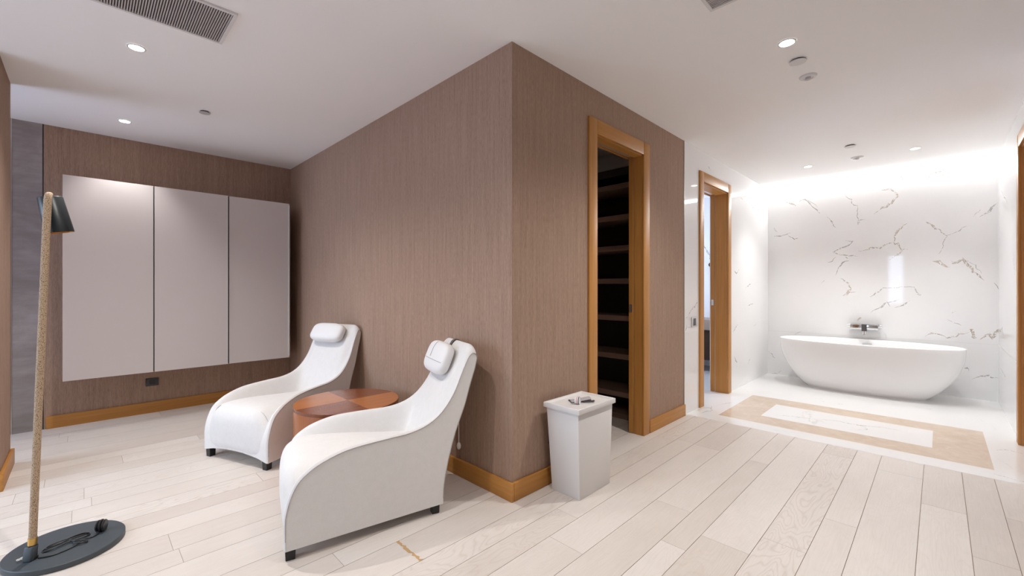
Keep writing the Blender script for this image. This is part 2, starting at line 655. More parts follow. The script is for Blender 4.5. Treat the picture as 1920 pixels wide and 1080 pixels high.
ring_rect(mfl, (UF, UB, -1.6, 3.5), (OU0, OU1, OV0, OV1), 0, 0)
ring_rect(mfl, (OU0, OU1, OV0, OV1), (IU0, IU1, IV0, IV1), 0, 1)
rect(mfl, IU0, IU1, IV0, IV1, 0, 0)
mfl.box(UF + .002, UB, -1.6, 3.5, -.12, -.004, 0)
vein_ribbons(mfl, [[(4.60, 1.10, 1), (4.68, .95, 2), (4.72, .82, 2), (4.66, .70, 1)], [(4.72, .82, 1), (4.80, .66, 2), (4.78, .50, 3), (4.86, .34, 2), (4.83, .15, 1)],
                   [(4.56, .55, 1), (4.70, .42, 2), (4.78, .50, 1)], [(4.15, -.25, 1), (4.10, -.38, 2), (4.3, -.42, 1)], [(4.75, -.30, 1), (4.83, -.35, 2), (4.80, -.43, 3)],
                   [(4.12, 1.62, 1), (4.35, 1.58, 2), (4.5, 1.64, 1)], [(4.6, 1.60, 1), (4.8, 1.52, 2)], [(4.62, 2.1, 1), (4.9, 1.9, 2)]],
             lambda a, b: (a, b, .0005), lambda w: 3 if w < 3 else 2, wscale=.003)
mf = mfl.build('floor_marble', ['marble_floor', 'marble_beige', 'vein_grey', 'vein_faint'], weld=False, recalc=False)
struct(mf, 'white marble bathroom floor with an inlaid beige marble border', 'floor')

ceil = box('ceiling', 'ceiling', -2.7, 6.95, -2.5, 5.5, CEIL, CEIL + .12)
struct(ceil, 'plain white ceiling', 'ceiling')

w = wall_mb('x', U1, U1 + .12, V1, VE).build('wall_left', 'wallpaper')
struct(w, 'long taupe grasscloth wall behind the two armchairs', 'wall')
w = wall_mb('y', V1, V1 + .12, U1 + .12, 3.99, holes=[(2.527, 3.199, -1, DH)]).build('wall_front', 'wallpaper')
struct(w, 'taupe grasscloth wall with the closet doorway', 'wall')
w = box('trim_1', 'mirror_seam', 3.99, 4.0, V1 - .004, V1 + .12, 0, CEIL)
struct(w, 'thin metal bead where taupe wall meets white marble', 'trim')
mb = wall_mb('y', V1, V1 + .19, 4.0, UB, holes=[(4.442, 5.158, -1, DH)])
SIDE_VEINS = [[(4.024, 0.899, 1), (4.155, 0.976, 2), (4.336, 1.068, 1)], [(4.069, 0.873, 2), (4.024, 0.794, 2)], [(5.613, 2.297, 1), (5.752, 2.287, 2)],
              [(5.996, 2.292, 1), (6.203, 2.208, 2)], [(5.392, 1.408, 2), (5.479, 1.366, 2), (5.568, 1.428, 1)], [(5.8, 1.19, 1), (6.047, 1.268, 2)],
              [(5.897, 0.972, 1), (6.15, 0.996, 2)], [(5.35, 0.685, 1), (5.523, 0.761, 3)], [(5.392, 0.392, 2), (5.496, 0.307, 2), (5.461, 0.238, 1)],
              [(5.897, 0.241, 2), (5.996, 0.292, 3)], [(6.129, 0.693, 1), (6.278, 0.748, 1)], [(4.561, 2.49, 1), (4.663, 2.44, 2)]]
vein_ribbons(mb, SIDE_VEINS, lambda a, z: (a, V1 - .0006, z), lambda w_: 2, wscale=.0042)
for x0, x1 in ((4.0, 4.346), (5.253, UB)):
    mb.face([(x0, V1 - .0005, .767), (x1, V1 - .0005, .767), (x1, V1 - .0005, .770), (x0, V1 - .0005, .770)], 1)
w = mb.build('wall_bath_left', ['marble_wall', 'joint', 'vein_faint'], weld=False)
struct(w, 'white marble wall with the bathroom doorway', 'wall')

BACK_VEINS = [
 [(1.667, 2.51, 1), (1.553, 2.403, 1)],
 [(1.49, 2.381, 3), (1.419, 2.359, 4), (1.365, 2.31, 3)],
 [(1.327, 2.358, 2), (1.259, 2.384, 3), (1.215, 2.333, 2), (1.098, 2.177, 2)],
 [(1.259, 2.384, 1), (1.171, 2.318, 1), (1.127, 2.26, 1)],
 [(1.027, 2.125, 1), (0.978, 2.051, 2), (0.93, 1.969, 2)],
 [(0.842, 2.382, 1), (0.782, 2.306, 1), (0.775, 2.255, 2), (0.723, 2.222, 1), (0.714, 2.13, 1), (0.71, 1.988, 2)],
 [(0.71, 1.988, 2), (0.691, 2.036, 2), (0.633, 2.041, 1)],
 [(0.49, 2.379, 2), (0.411, 2.387, 3), (0.387, 2.344, 3), (0.34, 2.289, 2), (0.376, 2.239, 5), (0.472, 2.164, 3), (0.558, 2.102, 2)],
 [(0.34, 2.557, 1), (0.311, 2.489, 2), (0.271, 2.453, 2)],
 [(0.242, 2.484, 2), (0.197, 2.452, 2)],
 [(0.108, 2.436, 3), (0.064, 2.489, 2), (-0.011, 2.505, 3), (-0.084, 2.558, 1)],
 [(-0.011, 2.505, 2), (-0.042, 2.462, 4), (-0.089, 2.409, 1)],
 [(1.626, 2.047, 1), (1.585, 1.978, 2)],
 [(1.626, 1.922, 2), (1.545, 1.915, 2), (1.427, 1.954, 1)],
 [(1.458, 1.921, 1), (1.38, 1.869, 2), (1.335, 1.869, 1)],
 [(0.835, 1.799, 1), (0.756, 1.781, 2), (0.808, 1.738, 2), (0.896, 1.71, 3), (0.958, 1.654, 3), (0.916, 1.63, 1), (0.795, 1.611, 2), (0.691, 1.589, 1)],
 [(0.93, 1.601, 1), (0.971, 1.552, 2), (1.02, 1.532, 1)],
 [(0.835, 1.596, 2), (0.808, 1.57, 2)],
 [(0.795, 1.544, 1), (0.869, 1.534, 3), (0.896, 1.455, 1), (0.933, 1.362, 1)],
 [(0.71, 1.661, 1), (0.652, 1.669, 1), (0.589, 1.682, 4), (0.502, 1.676, 4), (0.459, 1.721, 2), (0.376, 1.739, 2), (0.34, 1.721, 4), (0.311, 1.64, 3), (0.358, 1.588, 2), (0.417, 1.532, 1)],
 [(0.376, 1.739, 2), (0.376, 1.81, 4), (0.334, 1.878, 4), (0.259, 1.957, 2)],
 [(0.311, 1.64, 2), (0.253, 1.652, 1)],
 [(0.102, 1.955, 4), (0.064, 1.928, 3), (0.021, 1.878, 3), (-0.058, 1.788, 1), (-0.032, 1.701, 1), (-0.026, 1.634, 1), (0.0, 1.583, 1)],
 [(-0.058, 1.788, 1), (-0.125, 1.812, 1), (-0.216, 1.877, 1)],
 [(0.054, 1.503, 2), (0.0, 1.501, 5), (-0.053, 1.439, 3), (-0.094, 1.434, 1)],
 [(-0.094, 1.511, 2), (-0.115, 1.473, 3), (-0.186, 1.514, 4), (-0.231, 1.432, 3), (-0.285, 1.351, 3), (-0.348, 1.278, 1)],
 [(-0.186, 1.514, 1), (-0.275, 1.445, 1), (-0.324, 1.357, 1)],
 [(-0.414, 1.256, 1), (-0.447, 1.186, 2)],
 [(-0.265, 1.973, 1), (-0.324, 2.051, 1)],
 [(-0.309, 1.963, 2), (-0.372, 2.017, 3), (-0.447, 2.106, 1)],
 [(0.896, 1.328, 2), (0.808, 1.259, 3), (0.775, 1.192, 3), (0.808, 1.133, 6), (0.862, 1.098, 3)],
 [(0.808, 1.133, 3), (0.729, 1.153, 1)],
 [(1.084, 1.261, 1), (1.049, 1.304, 1)],
 [(0.595, 1.089, 2), (0.539, 1.143, 3), (0.465, 1.2, 1), (0.382, 1.208, 1), (0.208, 1.215, 1), (0.18, 1.154, 2), (0.141, 1.123, 1)],
 [(0.589, 0.893, 1), (0.514, 0.958, 2), (0.441, 1.024, 3), (0.411, 0.977, 1)],
 [(0.441, 1.024, 2), (0.329, 1.071, 1)],
 [(0.37, 0.966, 2), (0.3, 1.004, 3), (0.231, 1.063, 1)],
 [(0.716, 0.785, 4), (0.684, 0.82, 4), (0.671, 0.833, 2)],
 [(-0.105, 0.919, 1), (-0.135, 0.942, 1)],
 [(-0.063, 0.85, 1), (-0.115, 0.816, 1), (-0.176, 0.787, 1)],
 [(0.113, 0.642, 1), (0.064, 0.681, 2), (-0.074, 0.653, 2), (-0.166, 0.687, 2), (-0.251, 0.734, 1), (-0.261, 0.745, 4), (-0.265, 0.659, 4), (-0.29, 0.665, 3)],
 [(-0.314, 0.648, 2), (-0.348, 0.68, 3), (-0.381, 0.725, 5), (-0.395, 0.662, 4), (-0.442, 0.764, 4), (-0.451, 0.73, 3)],
 [(-0.251, 0.209, 1), (-0.324, 0.248, 2), (-0.372, 0.265, 3), (-0.419, 0.248, 1), (-0.451, 0.246, 1)],
 [(-0.176, 0.307, 1), (-0.216, 0.327, 2), (-0.231, 0.293, 1)],
 [(1.692, 0.318, 1), (1.65, 0.276, 2), (1.602, 0.216, 2)],
 [(1.692, -0.02, 1), (1.585, 0.014, 1), (1.537, 0.061, 1)],
 [(1.38, 0.567, 1), (1.289, 0.624, 1)],
 [(0.18, 1.131, 3), (0.141, 1.116, 2)]]
mb = wall_mb('x', UB, UB + .12, VR - .2, 3.6)
vein_ribbons(mb, BACK_VEINS, lambda a, z: (UB - .0006, a, z), lambda w_: 2 if w_ < 4 else 3, wscale=.0036)
vein_ribbons(mb, [[(2.6, 1.9, 2), (2.5, 1.7, 3), (2.42, 1.5, 2)], [(2.42, 2.0, 1), (2.46, 1.8, 2)], [(2.9, 1.4, 1), (2.7, 1.1, 2)]],
             lambda a, z: (UB - .0006, a, z), lambda w_: 2, wscale=.004)
mb.face([(UB - .0005, VR, .60), (UB - .0005, V1, .60), (UB - .0005, V1, .602), (UB - .0005, VR, .602)], 1)
w = mb.build('wall_bath_back', ['marble_wall', 'joint', 'vein_grey', 'vein_tan'], weld=False)
struct(w, 'veined white marble wall behind the bathtub', 'wall')

mb = wall_mb('y', VR - .16, VR, 3.9, UB, holes=[(4.33, 5.045, -1, DH)])
vein_ribbons(mb, [[(6.6, 2.2, 1), (6.3, 2.1, 2), (5.9, 1.95, 1)], [(6.7, .75, 4), (6.4, .8, 3), (6.2, .72, 2)], [(6.6, .38, 1), (6.1, .36, 2)], [(5.6, 1.5, 1), (5.4, 1.3, 2)]],
             lambda a, z: (a, VR + .0006, z), lambda w_: 2, wscale=.004)
mb.face([(5.14, VR + .0005, .60), (UB, VR + .0005, .60), (UB, VR + .0005, .602), (5.14, VR + .0005, .602)], 1)
w = mb.build('wall_bath_right', ['marble_wall', 'joint', 'vein_grey'], weld=False)
struct(w, 'white marble wall at the right of the bathtub', 'wall')

w = wall_mb('y', VE, VE + .12, -.25, U1 + .12).build('wall_end', 'wallpaper')
struct(w, 'taupe end wall carrying the wall cabinet', 'wall')
mb = wall_mb('y', VE, VE + .12, -1.62, -.25)
mb.box(-.257, -.25, VE - .001, VE + .02, 0, CEIL, 1)
for x in (-.432,):
    mb.box(x, x + .006, VE - .0012, VE + .02, 0, CEIL, 2)
mb.box(-.44, -.432, VE - .0008, VE + .02, 0, 1.70, 1)
w = mb.build('wall_niche', ['cement', 'cabinet_dark', 'steel'], weld=False)
struct(w, 'cloudy grey cement wall panel in the window niche', 'wall')
w = wall_mb('x', -.50, -.36, 3.9, 4.34).build('wall_near_left', 'wallpaper')
struct(w, 'taupe wall stub at the far left of the photo', 'wall')
w = wall_mb('y', 4.34, 4.46, -2.6, -.36).build('wall_left_rear', 'wallpaper')
struct(w, 'white wall behind the left wall stub', 'wall')
w = wall_mb('x', -1.62, -1.5, 4.46, VE, holes=[(4.5, 5.25, .06, 2.45)]).build('wall_niche_window', 'white_paint')
struct(w, 'white wall with the niche window', 'wall')
w = wall_mb('x', -2.72, -2.6, -2.4, 4.46, holes=[(.66, 1.06, .72, 2.16), (2.66, 4.25, .06, 2.45)]).build('wall_rear', 'white_paint')
struct(w, 'white wall with a narrow and a broad window behind the viewer', 'wall')
w = wall_mb('y', -2.52, -2.4, -2.72, 3.9).build('wall_right_rear', 'white_paint')
struct(w, 'white wall behind the viewer', 'wall')
w = wall_mb('x', 3.9, 4.02, -2.52, VR - .16).build('wall_right_return', 'wallpaper')
struct(w, 'taupe return wall beside the bathroom', 'wall')
# closet and second bathroom
w = wall_mb('x', 3.86, 3.98, V1 + .12, 3.5).build('wall_closet_right', 'white_paint')
struct(w, 'closet side wall behind the shelves', 'wall')
w = wall_mb('y', 3.0, 3.12, U1 + .12, 3.86).build('wall_closet_back', 'white_paint')
struct(w, 'closet back wall', 'wall')
w = wall_mb('y', 3.5, 3.62, 3.86, UB + .12, holes=[(5.0, 6.5, .95, 2.3)]).build('wall_shower_window', 'white_paint')
struct(w, 'white wall with the second bathroom window', 'wall')
w = wall_mb('y', -1.72, -1.6, 3.9, UB).build('wall_bath_far_right', 'white_paint')
struct(w, 'wall beyond the right bathroom door', 'wall')

w = box('ground_light_blocker', 'blocker', -6.5, -2.721, 1.3, 4.45, -.12, -.02)  # unseen slab added to keep upward ground light off the ceiling
struct(w, 'dark terrace added outside the broad window to cut ground light', 'blocker')


def window(n_, axis, c, a0, a1, z0, z1, label, inward):
    """frame with a transom, one pane, and a sill; inward: +1 or -1, the way into the room"""
    t = thing('window_%d' % n_, label, 'window', (0, 0, 0), kind='structure')
    fr, pa = MB(), MB()
    w_ = .045

    def bx(mb_, p0, p1, q0, q1, r0, r1):
        if axis == 'x':
            mb_.box(r0, r1, p0, p1, q0, q1)
        else:
            mb_.box(p0, p1, r0, r1, q0, q1)
    d0, d1 = c - .03, c + .03
    bx(fr, a0, a0 + w_, z0, z1, d0, d1)
    bx(fr, a1 - w_, a1, z0, z1, d0, d1)
    bx(fr, a0 + w_, a1 - w_, z0, z0 + w_, d0, d1)
    bx(fr, a0 + w_, a1 - w_, z1 - w_, z1, d0, d1)
    fr.build('window_frame', 'frame_dark', t, weld=False)
    bx(pa, a0 + w_, a1 - w_, z0 + w_, z1 - w_, c - .004, c + .004)
    pa.build('pane', 'glass', t)
    # the opening guides daylight sampling through it
    L = bpy.data.lights.new('daylight_opening', 'AREA')
    L.shape = 'RECTANGLE'
    L.size, L.size_y = a1 - a0, z1 - z0
    L.cycles.is_portal = True
    lo = bpy.data.objects.new('daylight_opening', L)
    COL.objects.link(lo)
    lo.parent = t
    lo.location = (c + inward * .07, (a0 + a1) / 2, (z0 + z1) / 2) if axis == 'x' else ((a0 + a1) / 2, c + inward * .07, (z0 + z1) / 2)
    dirv = Vector((inward, 0, 0)) if axis == 'x' else Vector((0, inward, 0))
    lo.rotation_euler = dirv.to_track_quat('-Z', 'Y').to_euler()
    return t


window(1, 'x', -1.56, 4.5, 5.25, .06, 2.45, 'tall window in the left niche', 1)
window(3, 'x', -2.66, .66, 1.06, .72, 2.16, 'narrow window mirrored in the marble over the bathtub', 1)
window(2, 'x', -2.66, 2.66, 4.25, .06, 2.45, 'broad window to the left of the seating', 1)
window(4, 'y', 3.56, 5.0, 6.5, .95, 2.3, 'window of the second bathroom', -1)


# baseboards, 10.5 cm, honey oak
def baseboard(name, mats, x0, x1, y0, y1, label):
    o = box(name, mats, x0, x1, y0, y1, 0, .105, bevel=.003)
    struct(o, label, 'baseboard')


T = .018
baseboard('baseboard_left', 'oak_y', U1 - T, U1, V1 - T, VE, 'oak baseboard under the long taupe wall')
baseboard('baseboard_front', 'oak_x', U1 + .001, 2.428, V1 - T, V1, 'oak baseboard between the wall corner and the closet doorway')
baseboard('baseboard_front_short', 'oak_x', 3.300, 3.995, V1 - T, V1, 'short oak baseboard right of the closet doorway')
baseboard('baseboard_end', 'oak_x', -.237, U1 - T - .001, VE - T, VE, 'oak baseboard under the wall cabinet')
baseboard('baseboard_near_left', 'oak_y', -.36, -.36 + T, 3.9, 4.46 + T, 'oak baseboard at the far left of the photo')


# door frames with pocket doors
def doorway(n_, a0, a1, vf, sgn, thick_jamb, thick_door, depth, label, door_out, cas=.094, top=2.38):
    """wall face at y = vf, wall goes towards sgn; casing stands 15 mm proud"""
    t = thing('door_%d' % n_, label, 'door', (0, 0, 0), kind='structure')

    def bx(x0, x1, d0, d1, z0, z1, mb_=None):
        y0, y1 = vf + sgn * d0, vf + sgn * d1
        (mb_ or MB()).box(x0, x1, min(y0, y1), max(y0, y1), z0, z1)
        return mb_
    for nm, x0, x1, z0, z1, ma in (('casing', a0 - cas, a0 + .004, 0, top, 'oak_z'), ('casing', a1 - .004, a1 + cas, 0, top, 'oak_z'),
                                   ('casing', a0 + .005, a1 - .005, DH - .004, top, 'oak_x')):
        b_ = MB()
        bx(x0, x1, -.016, .002, z0, z1, b_)
        b_.build(nm, ma, t, bevel=.004, smooth=40)
    # jamb boards in front of and behind the pocket slot
    s0, s1 = thick_jamb, thick_jamb + thick_door + .012
    for x0, x1 in ((a0 - .012, a0 + .004), (a1 - .004, a1 + .012)):
        b_ = MB()
        bx(x0, x1, .003, s0, 0, DH, b_)
        b_.build('jamb', 'oak_z', t)
    b_ = MB()
    bx(a0 + .004, a1 - .004, .003, s0, DH - .012, DH + .01, b_)
    bx(a0 + .004, a1 - .004, s1, depth, DH - .012, DH + .01, b_)
    b_.build('head_jamb', 'oak_x', t, weld=False)
    b_ = MB()
    bx(a0 - .012, a0 + .004, s0 + .006, depth, 0, DH, b_)
    b_.build('strike_jamb', 'oak_z', t)
    # the sliding leaf, pushed back so that only its leading edge shows
    b_ = MB()
    bx(a1 - door_out, a1 + .10, s0 + .006, s0 + .006 + thick_door, .004, DH + .02, b_)
    leaf = b_.build('sliding_leaf', 'oak_z', t, bevel=.002)
    b_ = MB()
    bx(a1 - door_out - .0015, a1 - door_out + .001, s0 + .006 + thick_door * .25, s0 + .006 + thick_door * .75, 1.00, 1.065, b_)
    bx(a1 - door_out - .003, a1 - door_out - .0014, s0 + .006 + thick_door * .25, s0 + .006 + thick_door * .33, 1.00, 1.065, b_)
    bx(a1 - door_out - .003, a1 - door_out - .0014, s0 + .006 + thick_door * .67, s0 + .006 + thick_door * .75, 1.00, 1.065, b_)
    h = b_.build('edge_pull', 'steel', leaf, weld=False)
    h['label'] = 'steel edge pull'
    return t


doorway(1, 2.527, 3.199, V1, 1, .073, .040, .135, 'honey oak frame of the closet doorway with a pocket door', .010)
doorway(2, 4.442, 5.158, V1, 1, .128, .046, .20, 'honey oak frame of the bathroom doorway in white marble', .010)
doorway(3, 4.33, 5.045, VR, -1, .12, .040, .17, 'honey oak door frame at the right edge of the photo', .70)


# ------------------------------------------------------------------ armchairs
OUT = [(0, .050), (.0, .12), (.001, .196), (.016, .268), (.046, .338), (.091, .381), (.154, .416), (.251, .446), (.354, .457), (.460, .463),
       (.576, .470), (.671, .497), (.747, .549), (.813, .634), (.855, .725), (.884, .805), (.902, .850), (.918, .872), (.936, .880), (.952, .868), (.956, .843)]
INN = [(.004, .052), (.004, .12), (.008, .196), (.04, .245), (.10, .275), (.16, .285), (.24, .288), (.34, .285), (.43, .282), (.52, .278),
       (.60, .285), (.665, .345), (.715, .47), (.775, .60), (.835, .715), (.880, .803), (.900, .850), (.918, .873), (.936, .882), (.952, .869), (.956, .843)]
REAR = [(.948, .79), (.937, .739), (.908, .65), (.881, .562), (.852, .49), (.826, .426), (.806, .365), (.788, .303), (.772, .235), (.759, .167), (.753, .10), (.752, .05)]


def catmull(pts, k):
    P = [Vector(p) for p in pts]
    out = []
    for i in range(len(P) - 1):
        a, b, c_, d = P[max(i - 1, 0)], P[i], P[i + 1], P[min(i + 2, len(P) - 1)]
        for j in range(k):
            t = j / k
            out.append(.5 * ((2 * b) + (c_ - a) * t + (2 * a - 5 * b + 4 * c_ - d) * t * t + (3 * b - a - 3 * c_ + d) * t ** 3))
    out.append(P[-1])
    return out


def hw(s):
    return .33 - .11 * s


def sstep(a, b, x):
    t = min(1, max(0, (x - a) / (b - a)))
    return t * t * (3 - 2 * t)


def chair_body():
    o = catmull([(a, b, 0) for a, b in OUT], 3)
    i_ = catmull([(a, b, 0) for a, b in INN], 3)
    r_ = catmull([(a, b, 0) for a, b in REAR], 3)
    n_o = len(o)
    ys = [0, .12, .25, .38, .5, .6, .67, .73, .78, .82, .86, .90, .935, .965, .987, 1.0]
    ys = [-y for y in reversed(ys[1:])] + ys
    rows = []
    for k in range(n_o + len(r_)):
        row = []
        for y in ys:
            a = abs(y)
            if k < n_o:
                wgt = sstep(.66, .96, a)
                s = i_[k].x + (o[k].x - i_[k].x) * wgt
                z = i_[k].y + (o[k].y - i_[k].y) * wgt
                rnd_ = .008 * max(0, (a - .965) / .035) ** 2
                if 6 < k:
                    z -= rnd_
                s += rnd_ * (1 if k < 30 else 0)
            else:
                s, z = r_[k - n_o].x, r_[k - n_o].y
            top = sstep(.70, .88, z)
            z -= top * .035 * max(0, (a - .72) / .28) ** 2.4
            if z < .13 and k < 6:
                z += .035 * (1 - a * a) * (1 - (z - .05) / .08)
            h_ = hw(s) * y
            row.append((s, h_, z))
        rows.append(row)
    mb_ = MB()
    mb_.grid(rows)
    for e in (0, len(ys) - 1):
        mb_.face([r[e] for r in rows])
    mb_.face([p for p in rows[0]] + [p for p in reversed(rows[-1])])
    return mb_, rows


def chair_cushion():
    prof = [(.004, .055, 0), (-.006, .10, 0), (-.012, .17, 0), (-.018, .24, 0), (-.014, .31, 0), (.012, .362, 0), (.06, .385, 0), (.13, .392, 0), (.24, .388, 0),
            (.36, .376, 0), (.48, .362, 0), (.60, .350, 0), (.68, .345, 0)]
    p = catmull(prof, 4)
    ys = [-1, -.985, -.95, -.9, -.82, -.7, -.55, -.4, -.2, 0, .2, .4, .55, .7, .82, .9, .95, .985, 1]
    rows = []
    for k, q in enumerate(p):
        row = []
        low = 1 - sstep(.16, .30, q.y) if k < 24 else 0
        for y in ys:
            a = abs(y)
            wmax = .90
            drop = .095 * a ** 6 * (1 - low)
            s, z = q.x, q.y
            if k > 22:
                z -= drop
            else:
                s += (.022 + .03 * (1 - low)) * a ** 4
                z -= drop * sstep(.25, .38, z)
            if z < .14 and k < 10:
                z += .040 * (1 - a * a) * (1 - (q.y - .055) / .085) if q.y < .14 else 0
            row.append((s, hw(max(0, s)) * wmax * y, z))
        row = [(row[0][0] + .012, row[0][1], row[0][2] - .05 * sstep(8, 15, k))] + row + [(row[-1][0] + .012, row[-1][1], row[-1][2] - .05 * sstep(8, 15, k))]
        rows.append(row)
    # tuck the underside in so that the piece is closed
    first = [(.05, y_ * .95, z_ + .012) for (_, y_, z_) in rows[0]]
    last = [(s_ + .02, y_ * .95, z_ - .05) for (s_, y_, z_) in rows[-1]]
    mb_ = MB()
    mb_.grid([first] + rows + [last])
    return mb_


def pillow_mb(hx, hy, hz, e=.55, seam=False):
    """soft headrest pillow: squarish outline, thick belly"""
    mb_ = MB()
    rows = []
    nu, nv = 16, 40
    for i in range(nu + 1):
        a = -PI / 2 + PI * i / nu
        row = []
        for j in range(nv):
            b = 2 * PI * j / nv

            def sp(c_, p):
                return math.copysign(abs(c_) ** p, c_)
            ca, sa = sp(math.cos(a), .62), sp(math.sin(a), .75)
            row.append((hx * sa, hy * ca * sp(math.cos(b), e), hz * ca * sp(math.sin(b), e)))
        rows.append(row)
    mb_.grid(rows, close_u=True)
    return mb_


def make_chair(name, label, a, loc, rot, pil, counterweight):
    t = thing(name, label, 'armchair', (*loc, 0), rot, 'white lounge armchairs')
    mb_, rows = chair_body()
    body = mb_.build('body', 'fabric', t, smooth=38)
    pip = MB()
    for e in (0, -1):
        sg = -1 if e == 0 else 1
        line = [Vector(r[e]) + Vector((0, sg * .0012, 0)) for r in rows[2:len(rows) - 2:1]]
        pip.tube(line, .0020, 6)
    pip.build('piping', 'piping', body, smooth=60, weld=False)
    chair_cushion().build('seat_cushion', 'fabric', t, smooth=50)
    for s, y in ((.028, hw(.03) - .034), (.028, -hw(.03) + .034), (.715, hw(.72) - .034), (.715, -hw(.72) + .034)):
        lg = MB()
        lg.poly([(s + dx, y + dy, z) for z, q in ((0, .019), (.085, .023)) for dx, dy in ((-q, -q), (q, -q), (q, q), (-q, q))],
                [(3, 2, 1, 0), (4, 5, 6, 7), (0, 1, 5, 4), (1, 2, 6, 5), (2, 3, 7, 6), (3, 0, 4, 7)])
        lg.build('leg', 'black_leg', t, bevel=.002)
    # headrest on its strap
    px, py, pz, hx, hy, hz, tilt = pil
    p = pillow_mb(hx, hy, hz).build('headrest_pillow', 'leather', t, smooth=70)
    p.location = (px, py, pz)
    p.rotation_euler = (0, tilt, 0)
    sm_ = MB()
    for sgn in ((-1, 1) if counterweight else ()):
        pass
    if counterweight:
        def fr(y, z):       # front face of the pillow in its own space
            yy, zz = min(.97, abs(y / hy)), min(.97, abs(z / hz))
            k = 1 / .55
            rr = min(.995, (yy ** (2 * k) + zz ** (2 * k)) ** (.5 / k))
            ca = rr ** (1 / .62)
            return -hx * (max(0, 1 - ca * ca)) ** .375
        sm_.tube([(fr(.015, z) - .001, .015, z) for z in [hz * q / 10 for q in range(-1, 10)]], .0017, 6)
        sm_.tube([(fr(y, -.022) - .001, y, -.022) for y in [hy * q / 10 for q in range(-9, 10)]], .0015, 6)
        sm_.build('seam', 'seam', p, smooth=60, weld=False)
    st = MB()
    path = [(.872, .795), (.893, .845), (.912, .878), (.936, .8865), (.957, .872), (.961, .845), (.953, .79), (.942, .739), (.930, .70)]
    pth = catmull([(a_, b_, 0) for a_, b_ in path], 4)
    L, R = [], []
    for q in pth:
        L.append((q.x, py - .014, q.y))
        R.append((q.x, py + .014, q.y))
    st.grid([L, R])
    st_o = st.build('strap', 'strap_dark', p)
    sol = st_o.modifiers.new('thick', 'SOLIDIFY')
    sol.thickness = .003
    sol.offset = 0
    st_o.matrix_parent_inverse = (Matrix.Translation(p.location) @ Matrix.Rotation(tilt, 4, 'Y')).inverted()
    if counterweight:
        cd = MB()
        cd.tube([(.932, py, .70), (.948, py + .002, .66), (.951, py + .001, .56), (.949, py, .44), (.952, py + .001, .33), (.952, py, .245)], .0030, 8)
        cd.lathe([(.004, .250), (.010, .244), (.0135, .232), (.0135, .222), (.010, .212), (.004, .207)], 20, (.952, py))
        co = cd.build('counterweight_cord', 'cord_white', p, smooth=50, weld=False)
        co.matrix_parent_inverse = (Matrix.Translation(p.location) @ Matrix.Rotation(tilt, 4, 'Y')).inverted()
    return t


make_chair('armchair', 'nearer white fabric armchair with a white cord hanging behind its back', 0, (.703, 2.325), math.radians(-17.0),
           (.822, .045, .785, .046, .165, .096, math.radians(22)), True)
make_chair('armchair', 'farther white fabric armchair beyond the round cherry side table', 0, (.718, 3.405), math.radians(21.5),
           (.835, .03, .815, .050, .175, .084, math.radians(32)), False)

# ------------------------------------------------------------------ drum side table
TX, TY, TR, TZ = 1.252, 2.818, .330, .444
t = thing('side_table', 'round drum side table with quartered cherry veneer between the armchairs', 'side table', (TX, TY, 0))
d = MB()
d.lathe([(TR - .004, 0), (TR, .004), (TR, TZ - .022)], 96)
d.build('drum', 'cherry_side', t, smooth=40)
d = MB()
d.lathe([(TR, TZ - .022), (TR + .001, TZ - .020), (TR + .001, TZ - .0015), (TR - .001, TZ - .0002)], 96, cap_top=False)
edge = d.build('top', 'cherry_dark', t, smooth=40)
tp = MB()
for q in range(4):
    pts = [(0, 0, TZ)] + [((TR - .001) * math.cos(q * PI / 2 + PI / 2 * j / 24), (TR - .001) * math.sin(q * PI / 2 + PI / 2 * j / 24), TZ) for j in range(25)]
    tp.face(pts, 0 if q % 2 else 1)
tp.build('veneer', ['cherry_light', 'cherry_dark'], edge)

# ------------------------------------------------------------------ floor lamp
LX, LY = -.060, 2.835
t = thing('floor_lamp', 'leaning straw wrapped floor lamp with dark shade and round base', 'floor lamp', (LX, LY, 0))
b = MB()
b.lathe([(.197, 0), (.200, .003), (.200, .023), (.197, .026)], 96)
b.build('base', 'lamp_base', t, smooth=40)
foot = Vector((-.104, -.058, .026))
top = Vector((-.058, -.032, 1.615))
dirn = (top - foot).normalized()
j = MB()
j.tube([foot + Vector((0, 0, -.0)), foot + dirn * .012], .020, 20)
j.tube([foot + dirn * .008, foot + dirn * .062], .0165, 24)
j.build('foot_joint', 'black_plastic', t, smooth=40, weld=False)
br = MB()
br.box(-.018, .018, -.0145, .0145, 0, .060)
br.v = [tuple(Matrix.Translation(foot) @ Matrix.Rotation(math.radians(-40), 4, 'Z') @ Vector((x_, y_ - .012 * (1 - z_ / .06), z_))) for x_, y_, z_ in br.v]
br.build('bracket', 'lamp_base', t, bevel=.006, seg=3, smooth=40)
c_ = MB()
c_.tube([foot + dirn * .062, foot + dirn * .092], .0150, 28)
c_.build('collar', 'brass', t, smooth=40)
p = MB()
pts = [foot + dirn * (.092 + (1.475) * k / 12) for k in range(13)]
e = pts[-1]
pts += [e + dirn * .016 + Vector((.001, .003, 0)), e + dirn * .026 + Vector((.003, .012, 0)), e + dirn * .028 + Vector((.004, .024, 0)), e + dirn * .026 + Vector((.004, .036, 0))]
p.tube(pts, [.0132] * 13 + [.0128, .0122, .0115, .0105], 24)
p.build('pole', 'wrap', t, smooth=50)
# the shade: a tilted cone, gold inside
sh_c = top + Vector((.004, .066, -.004))
ax = Vector((.030, .004, -.155)).normalized()
rot = Vector((0, 0, 1)).rotation_difference(-ax).to_matrix().to_4x4()
MT = Matrix.Translation(sh_c) @ rot


